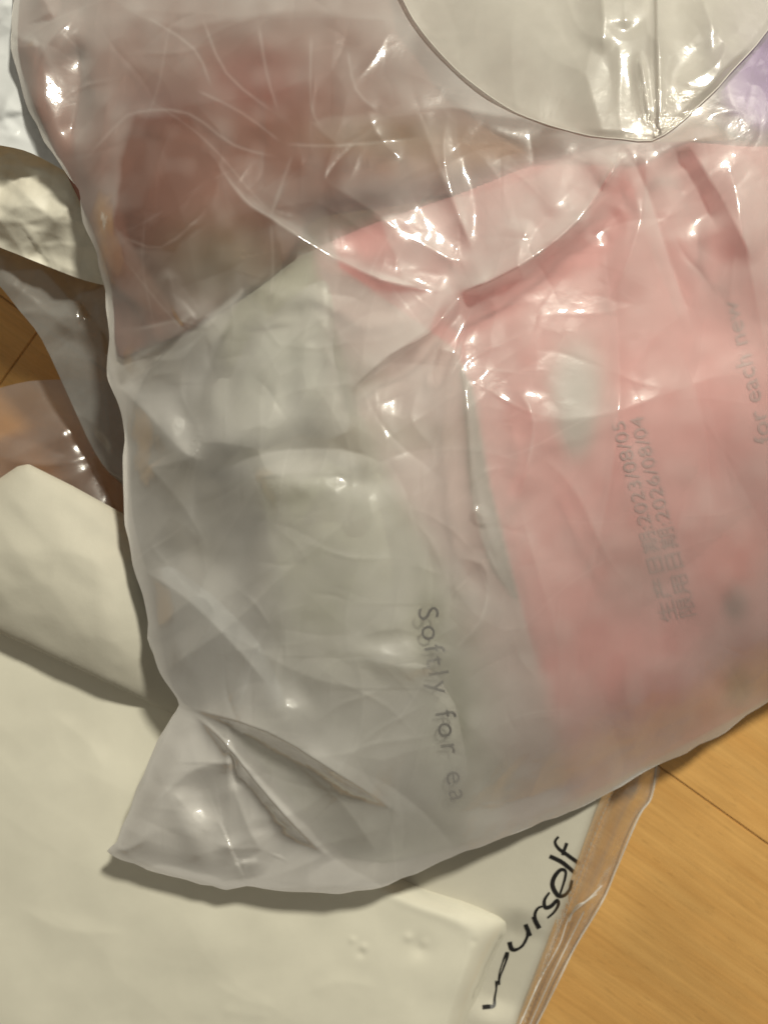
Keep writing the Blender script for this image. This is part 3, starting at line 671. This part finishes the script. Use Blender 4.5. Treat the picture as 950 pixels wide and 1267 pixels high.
STRETCH = [[(100, 205), (140, 160), (170, 139), (232, 140), (290, 180), (352, 196)], [(262, 190), (300, 245), (335, 270), (400, 310), (470, 345), (545, 362)], [(250, 20), (280, 90), (340, 140)], [(320, 30), (330, 90), (345, 140)],
           [(385, 40), (385, 130), (400, 160)], [(430, 60), (440, 110), (470, 140)], [(362, 190), (335, 268)], [(335, 272), (338, 330), (333, 385)], [(145, 310), (222, 402), (242, 388)], [(150, 292), (200, 306), (252, 264)],
           [(160, 410), (240, 400), (150, 490)], [(575, 360), (640, 330), (712, 274), (768, 184)], [(435, 484), (530, 412), (572, 362)], [(222, 872), (330, 905), (430, 965), (490, 1003)], [(235, 880), (275, 915), (315, 965), (372, 1030)],
           [(136, 1053), (200, 985), (245, 950), (285, 944)], [(180, 20), (240, 60), (262, 110)], [(240, 110), (300, 140), (350, 178)], [(350, 178), (420, 180), (520, 170)], [(590, 695), (603, 730), (592, 772), (560, 805)], [(640, 480), (660, 520), (652, 580)]]
def milk(x, y):
    h = np.full(x.shape, .52)
    for cx, cy, rx, ry, k, v in [(300, 200, 260, 235, .97, .07), (545, 860, 34, 130, .9, .28), (800, 600, 260, 350, .95, .24), (265, 640, 80, 80, .8, .30), (480, 440, 70, 110, .5, .40), (800, 240, 120, 60, .5, .36),  # film also thinned over the shaded left hollow, to darken it
                                 (410, 680, 80, 110, .8, .40), (350, 450, 90, 80, .6, .42), (940, 90, 60, 70, .95, .10), (620, 170, 120, 30, .8, .20), (528, 775, 20, 44, .9, .10), (560, 900, 20, 50, .9, .18), (566, 970, 22, 36, .9, .20), (820, 830, 190, 110, .9, .18), (640, 950, 90, 40, .7, .30)]:
        w = k*np.exp(-np.clip(((x-cx)/rx)**2 + ((y-cy)/ry)**2, 0, 20)**1.5); h = h*(1-w) + v*w
    for pts, v, fe in LAYERS:
        pl = np.array(pts, float); lo, hi = pl.min(0) - 20, pl.max(0) + 20
        m = (x > lo[0]) & (x < hi[0]) & (y > lo[1]) & (y < hi[1]); xx = x[m] + 2.5*vnoise(x[m], y[m], 26, 407); yy = y[m] + 2.5*vnoise(x[m], y[m], 26, 408)
        d = seg_dist(xx, yy, pl, True)[0]*np.where(inside(xx, yy, pl), 1, -1); w = sstep(-fe, fe, d); h[m] = h[m]*(1-w) + v*w
    for pts in STRETCH:
        pl = smooth_poly(pts, 3, False) if len(pts) > 2 else np.array(pts, float); lo, hi = pl.min(0) - 12, pl.max(0) + 12
        m = (x > lo[0]) & (x < hi[0]) & (y > lo[1]) & (y < hi[1]); d, _, t, _, _ = seg_dist(x[m], y[m], pl)
        h[m] += .11*np.exp(-(d/1.9)**2)*sstep(0, .15, t)*sstep(0, .15, 1-t)
    r = np.random.default_rng(55)
    for i in range(26):
        an = r.normal(2.2, .6); l = r.uniform(25, 90); ox, oy = r.uniform(20, 940), r.uniform(0, 1080); c, s_ = np.cos(an), np.sin(an)
        m = (np.abs(x-ox) < 2*l) & (np.abs(y-oy) < 2*l); u = (x[m]-ox)*c + (y[m]-oy)*s_; v = -(x[m]-ox)*s_ + (y[m]-oy)*c + .08*l*np.sin(u/l*2 + i)
        h[m] += r.uniform(.03, .09)*np.exp(-(v/1.6)**2 - (u/l)**4)
    return np.clip(h + .04*vnoise(x, y, 60, 401) + .05*vnoise(x, y, 22, 402), .03, .85)
sheet('front_film', BAGS, z_front, M['bag'], bag, 2.0, color=lambda x, y: np.repeat(milk(x, y)[:, None], 3, 1), cname='milk')
sheet('back_film', BAGS, z_back, M['bagback'], bag, 5, flip=True)
rp = np.array([p for p in BAGS if -40 < p[1] and p[0] < 990])
tube('edge_seam', P(rp[:, 0], rp[:, 1], TE(rp[:, 0], rp[:, 1])), 0.0002, M['seam'], bag)
# the neck of the bag folded over at the top
def z_nk(x, y):
    z = bag_base(x, y) + 0.0013 + 0.00002*np.maximum(150 - y, 0)
    A = lambda *a, **k: fold(x, y, *a, **k)
    f = A([(812, -40), (814, 60), (816, 175)], .004, 9, 4, taper=.06, steep=True) + A([(790, 60), (798, 110), (806, 160)], .003, 5, 7, steep=True) + A([(742, -30), (746, 30), (744, 70)], .004, 6, 8) + A([(770, -30), (775, 40)], .004, 6, 8)
    f += A([(825, 110), (870, 92), (900, 62), (915, 40)], .006, 6, 8) + A([(865, -20), (880, 30), (905, 60)], .006, 7, 9) + A([(840, 160), (880, 118), (945, 45)], .004, 8, 6)
    f += 0
    f += crumple(x, y, 880, 45, 42, 42, .006, 16, 201, wmin=8, wmax=22, tilt=1) + crumple(x, y, 855, 112, 40, 22, .003, 18, 202, ang=2.5) + facets(x, y, 16, .0012, 203, (480, -40, 960, 170), 8, 40)
    f += .0045*(worley(x, y, 64, 660, 1.5, 1.8) - .5)*(.25 + .75*sstep(640, 760, x))
    d = seg_dist(x, y, NK, True)[0]
    return np.maximum(z + f*sstep(0, 10, d), z_front(x, y) + 0.0006)
sheet('neck_flap', NK, z_nk, M['neck'], bag, 2.4)
nr = np.array([p for p in NK if p[1] > -50]); tube('flap_rim', P(nr[:, 0], nr[:, 1], z_nk(nr[:, 0], nr[:, 1]) + .0002), 0.00025, M['seam'], bag)

# ------------------------------------------------------------------ what the bag holds
PK = smooth_poly([(395, 305), (560, 240), (700, 185), (860, 175), (1080, 172), (1098, 200), (1098, 700), (1098, 764), (1085, 778), (990, 838), (900, 892), (790, 950), (680, 1003), (560, 1048), (430, 1060), (310, 930), (228, 870), (205, 820), (190, 740), (165, 640), (163, 560), (166, 500), (200, 440), (300, 370)], 3)
lin = lambda r, g, b: np.array([((c/255 + .055)/1.055)**2.4 for c in (r, g, b)])
def pack_print(x, y):
    pink = lin(226, 162, 162); white = lin(190, 190, 176); mauve = lin(214, 190, 187); gr = lin(140, 138, 128); deep = lin(228, 138, 132)
    n = 14*vnoise(x, y, 60, 81)
    bx = np.interp(y, [250, 320, 400, 480, 600, 740, 860, 960], [380, 388, 412, 436, 478, 545, 575, 590])   # white field ends
    mx = np.interp(y, [250, 330, 430, 480, 600, 740, 860, 960], [400, 420, 560, 585, 606, 642, 672, 694])   # pale band ends
    s1 = sstep(-10, 10 + 60*sstep(500, 800, y), x - bx + n*.4); s2 = sstep(-3 - 10*sstep(740, 900, y), 3 + 22*sstep(740, 900, y), x - mx)
    c = white[None]*(1-s1)[:, None] + mauve[None]*s1[:, None]
    c = c*(1-s2)[:, None] + pink[None]*s2[:, None]
    band = sstep(0, 3, x - np.interp(y, [430, 480, 600, 700, 745], [562, 570, 578, 603, 636]))*sstep(0, 3, mx - x)*sstep(430, 470, y)*sstep(752, 735, y)
    c = c*(1-.75*band)[:, None] + gr[None]*(.75*band)[:, None]
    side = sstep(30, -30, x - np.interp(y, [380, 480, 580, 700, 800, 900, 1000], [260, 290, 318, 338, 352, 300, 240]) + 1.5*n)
    void_shade = lin(112, 105, 90); c = c*(1-side)[:, None] + void_shade[None]*side[:, None]  # left part darkened to stand for the shaded void beside the pads
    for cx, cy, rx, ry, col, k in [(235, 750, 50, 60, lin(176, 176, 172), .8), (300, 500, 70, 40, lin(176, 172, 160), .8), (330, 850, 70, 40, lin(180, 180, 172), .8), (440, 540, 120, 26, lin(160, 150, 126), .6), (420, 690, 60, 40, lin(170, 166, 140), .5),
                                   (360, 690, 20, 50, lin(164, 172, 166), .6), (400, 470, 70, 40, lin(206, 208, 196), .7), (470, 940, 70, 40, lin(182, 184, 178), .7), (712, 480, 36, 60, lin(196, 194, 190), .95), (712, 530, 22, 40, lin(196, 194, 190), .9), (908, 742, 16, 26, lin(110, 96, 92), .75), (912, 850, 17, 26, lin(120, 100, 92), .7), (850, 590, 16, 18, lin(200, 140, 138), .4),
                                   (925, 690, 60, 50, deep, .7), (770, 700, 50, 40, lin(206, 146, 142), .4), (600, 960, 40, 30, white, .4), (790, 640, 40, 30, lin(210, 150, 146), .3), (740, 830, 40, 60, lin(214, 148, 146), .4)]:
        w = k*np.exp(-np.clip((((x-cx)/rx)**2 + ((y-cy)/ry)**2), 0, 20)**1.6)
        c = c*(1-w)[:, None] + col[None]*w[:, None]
    return c
def z_pk(x, y):
    r, d = rim_round(x, y, PK, 30)
    zt = z_pink(x, y); zb = TE(x, y) + 0.004
    z = zb + (zt - zb)*(0.35 + 0.65*r)
    for cx, cy, rx, ry, a in [(400, 640, 90, 60, .006), (510, 800, 70, 40, .005), (330, 780, 80, 60, .004), (420, 460, 80, 60, .004), (660, 640, 50, 160, .003), (880, 600, 60, 160, .003)]:
        z = z + a*np.exp(-((x-cx)/rx)**2 - ((y-cy)/ry)**2)
    void = sstep(10, -70, x - np.interp(y, [380, 480, 580, 700, 800, 900, 1000], [260, 290, 318, 338, 352, 300, 240]))
    z = z - 0.0045 - 0.0025*sstep(640, 540, x) - 0.014*void*sstep(380, 460, y)*r - 0.006*sstep(560, 575, y + 0.15*(x-400))*sstep(320, 300, x)
    return np.minimum(np.maximum(np.minimum(z, z_pink(x, y)), TE(x, y) + 0.0015), z_front(x, y) - 0.0018)
def pad(poly, dz, tilt, label, seed, mat):
    pl = smooth_poly(poly, 4); cx, cy = pl.mean(0)
    def zt(x, y):
        r, d = rim_round(x, y, pl, 44)
        top = np.minimum(z_pk(x, y) + 0.004 + dz + tilt[0]*(x-cx) + tilt[1]*(y-cy), np.minimum(z_front(x, y) - 0.0022, TF(x, y) - 0.0042))
        return top - 0.003 - 0.010*(1-r) + 0.0016*r*vnoise(x, y, 38, seed) + 0.0025*(worley(x, y, 46, seed+40, .6, 1.6) - .5)*r
    t = thing('wrapped_pad', label, 'wrapped pad', tuple(P(cx, cy, 0.12)), 'wrapped pads inside the milky bag')
    pillow('wrapper', pl, zt, lambda x, y: zt(x, y) - 0.010, mat, t, 4)
def build_pads():
    pad([(318, 596), (345, 582), (460, 576), (482, 600), (490, 690), (480, 760), (440, 790), (370, 800), (345, 770), (330, 690)], .012, (0, -.00001), 'greenish white wrapped pad with a curved top edge at the centre left of the bag', 501, M['padgreen'])
    pad([(300, 420), (400, 340), (425, 420), (445, 500), (430, 545), (350, 556), (270, 545), (262, 480)], .010, (0, 0), 'pale wrapped pad showing just under the pink pack painted brown for shade', 502, M['padwhite'])
    pad([(172, 690), (215, 700), (290, 760), (345, 830), (350, 880), (270, 870), (205, 815)], .008, (0, 0), 'bluish grey wrapped pad against the lower left rim of the bag', 503, M['padblue'])
    pad([(360, 815), (450, 800), (540, 815), (575, 900), (580, 975), (500, 1010), (420, 985), (365, 900)], .010, (0, 0), 'grey white wrapped pad lying under the slogan at the bottom of the bag', 504, M['padwhite'])
pk = thing('printed_pack', 'pink and white soft pack with grey print inside the milky bag', 'pack', tuple(P(650, 600, 0.1)))
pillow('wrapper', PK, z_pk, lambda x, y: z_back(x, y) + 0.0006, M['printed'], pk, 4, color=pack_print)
build_pads()
def z_ink(x, y): return np.minimum(TF(x, y) - 0.0030, z_front(x, y) - 0.0010)
lettering('slogan_lettering', 'Softly for ea', (516, 752), (6.4, 37.6), (36, -6), z_ink, 0, M['greyink'], pk, 1.25)
lettering('date_lettering', '生产日期:2023/08/05\n限用日期:2026/08/04', (838, 768), (-7.6, -28.5), (-23, 5), z_pk, 0.0007, M['paleink'], pk)
lettering('slogan_lettering', 'for each new', (955, 545), (-8.2, -33), (-30, 8), z_pk, 0.0007, M['paleink'], pk, 1.0)
# pink pack in the upper part of the bag, its shade painted in as brown
RP = smooth_poly([(46, -64), (300, -70), (480, -60), (600, 30), (740, 150), (755, 182), (620, 230), (480, 256), (395, 270), (372, 300), (340, 345), (290, 375), (240, 408), (180, 432), (146, 440), (139, 360), (112, 278), (64, 178), (38, 118), (23, 60), (28, -20)], 3)
rp_ = thing('shaded_pink_pack', 'pink pack deep in the upper left of the milky bag, painted brown for shade', 'pack', tuple(P(350, 180, 0.1)))
def z_rp(x, y):
    r, d = rim_round(x, y, RP, 36); zt = TF(x, y) - 0.013; zb = TE(x, y) + 0.002
    low = sstep(110, 0, d)*sstep(230, 300, y + .25*np.maximum(x-420, 0)*sstep(380, 460, x))     # the lower side sags away under the white pads
    return np.minimum(zb + np.maximum(zt - zb - .010*low, .003)*(0.3 + 0.7*r) + 0.001*vnoise(x, y, 60, 91), z_front(x, y) - 0.0018)
def shaded_rose(x, y):
    c = np.tile(lin(140, 98, 86), (len(x), 1))  # brown base and darker spots put the bag's inner shade into the pink
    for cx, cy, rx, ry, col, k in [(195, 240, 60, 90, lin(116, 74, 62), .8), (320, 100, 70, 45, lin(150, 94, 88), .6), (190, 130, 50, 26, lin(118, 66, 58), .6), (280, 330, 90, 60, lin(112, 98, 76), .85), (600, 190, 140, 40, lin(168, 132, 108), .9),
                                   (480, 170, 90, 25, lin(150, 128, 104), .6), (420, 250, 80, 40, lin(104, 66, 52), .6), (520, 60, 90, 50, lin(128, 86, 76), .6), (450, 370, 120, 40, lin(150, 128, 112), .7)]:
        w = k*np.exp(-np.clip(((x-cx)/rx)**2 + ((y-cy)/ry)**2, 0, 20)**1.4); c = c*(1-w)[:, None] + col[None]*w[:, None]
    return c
pillow('wrapper', RP, z_rp, lambda x, y: z_back(x, y) + 0.0006, M['roseshade'], rp_, 4, color=shaded_rose)
NP = smooth_poly([(470, -70), (960, -70), (900, 90), (850, 150), (800, 176), (720, 172), (640, 160), (560, 110), (500, 40)], 3)
np_ = thing('white_pack', 'pale pack showing faintly under the folded neck of the milky bag', 'pack', tuple(P(720, 60, 0.12)))
def z_np(x, y):
    r, d = rim_round(x, y, NP, 40); return TE(x, y) + (TF(x, y) - 0.022 - TE(x, y))*r + 0.0015*vnoise(x, y, 50, 95)
pillow('wrapper', NP, z_np, lambda x, y: z_back(x, y) + 0.0006, M['mauve'], np_, 4)
VP = smooth_poly([(880, -60), (1010, -60), (1010, 170), (945, 185), (900, 165), (872, 120)], 3)
vp = thing('purple_pack', 'dark purple pack at the top right corner inside the milky bag', 'pack', tuple(P(930, 100, 0.1)))
def z_vp(x, y):
    r, d = rim_round(x, y, VP, 30); zt = TF(x, y) - 0.010; zb = TE(x, y) + 0.002
    return np.minimum(zb + np.maximum(zt - zb, .004)*(0.3 + 0.7*r), z_front(x, y) - 0.0018)
pillow('wrapper', VP, z_vp, lambda x, y: z_back(x, y) + 0.0006, M['purple'], vp, 4)
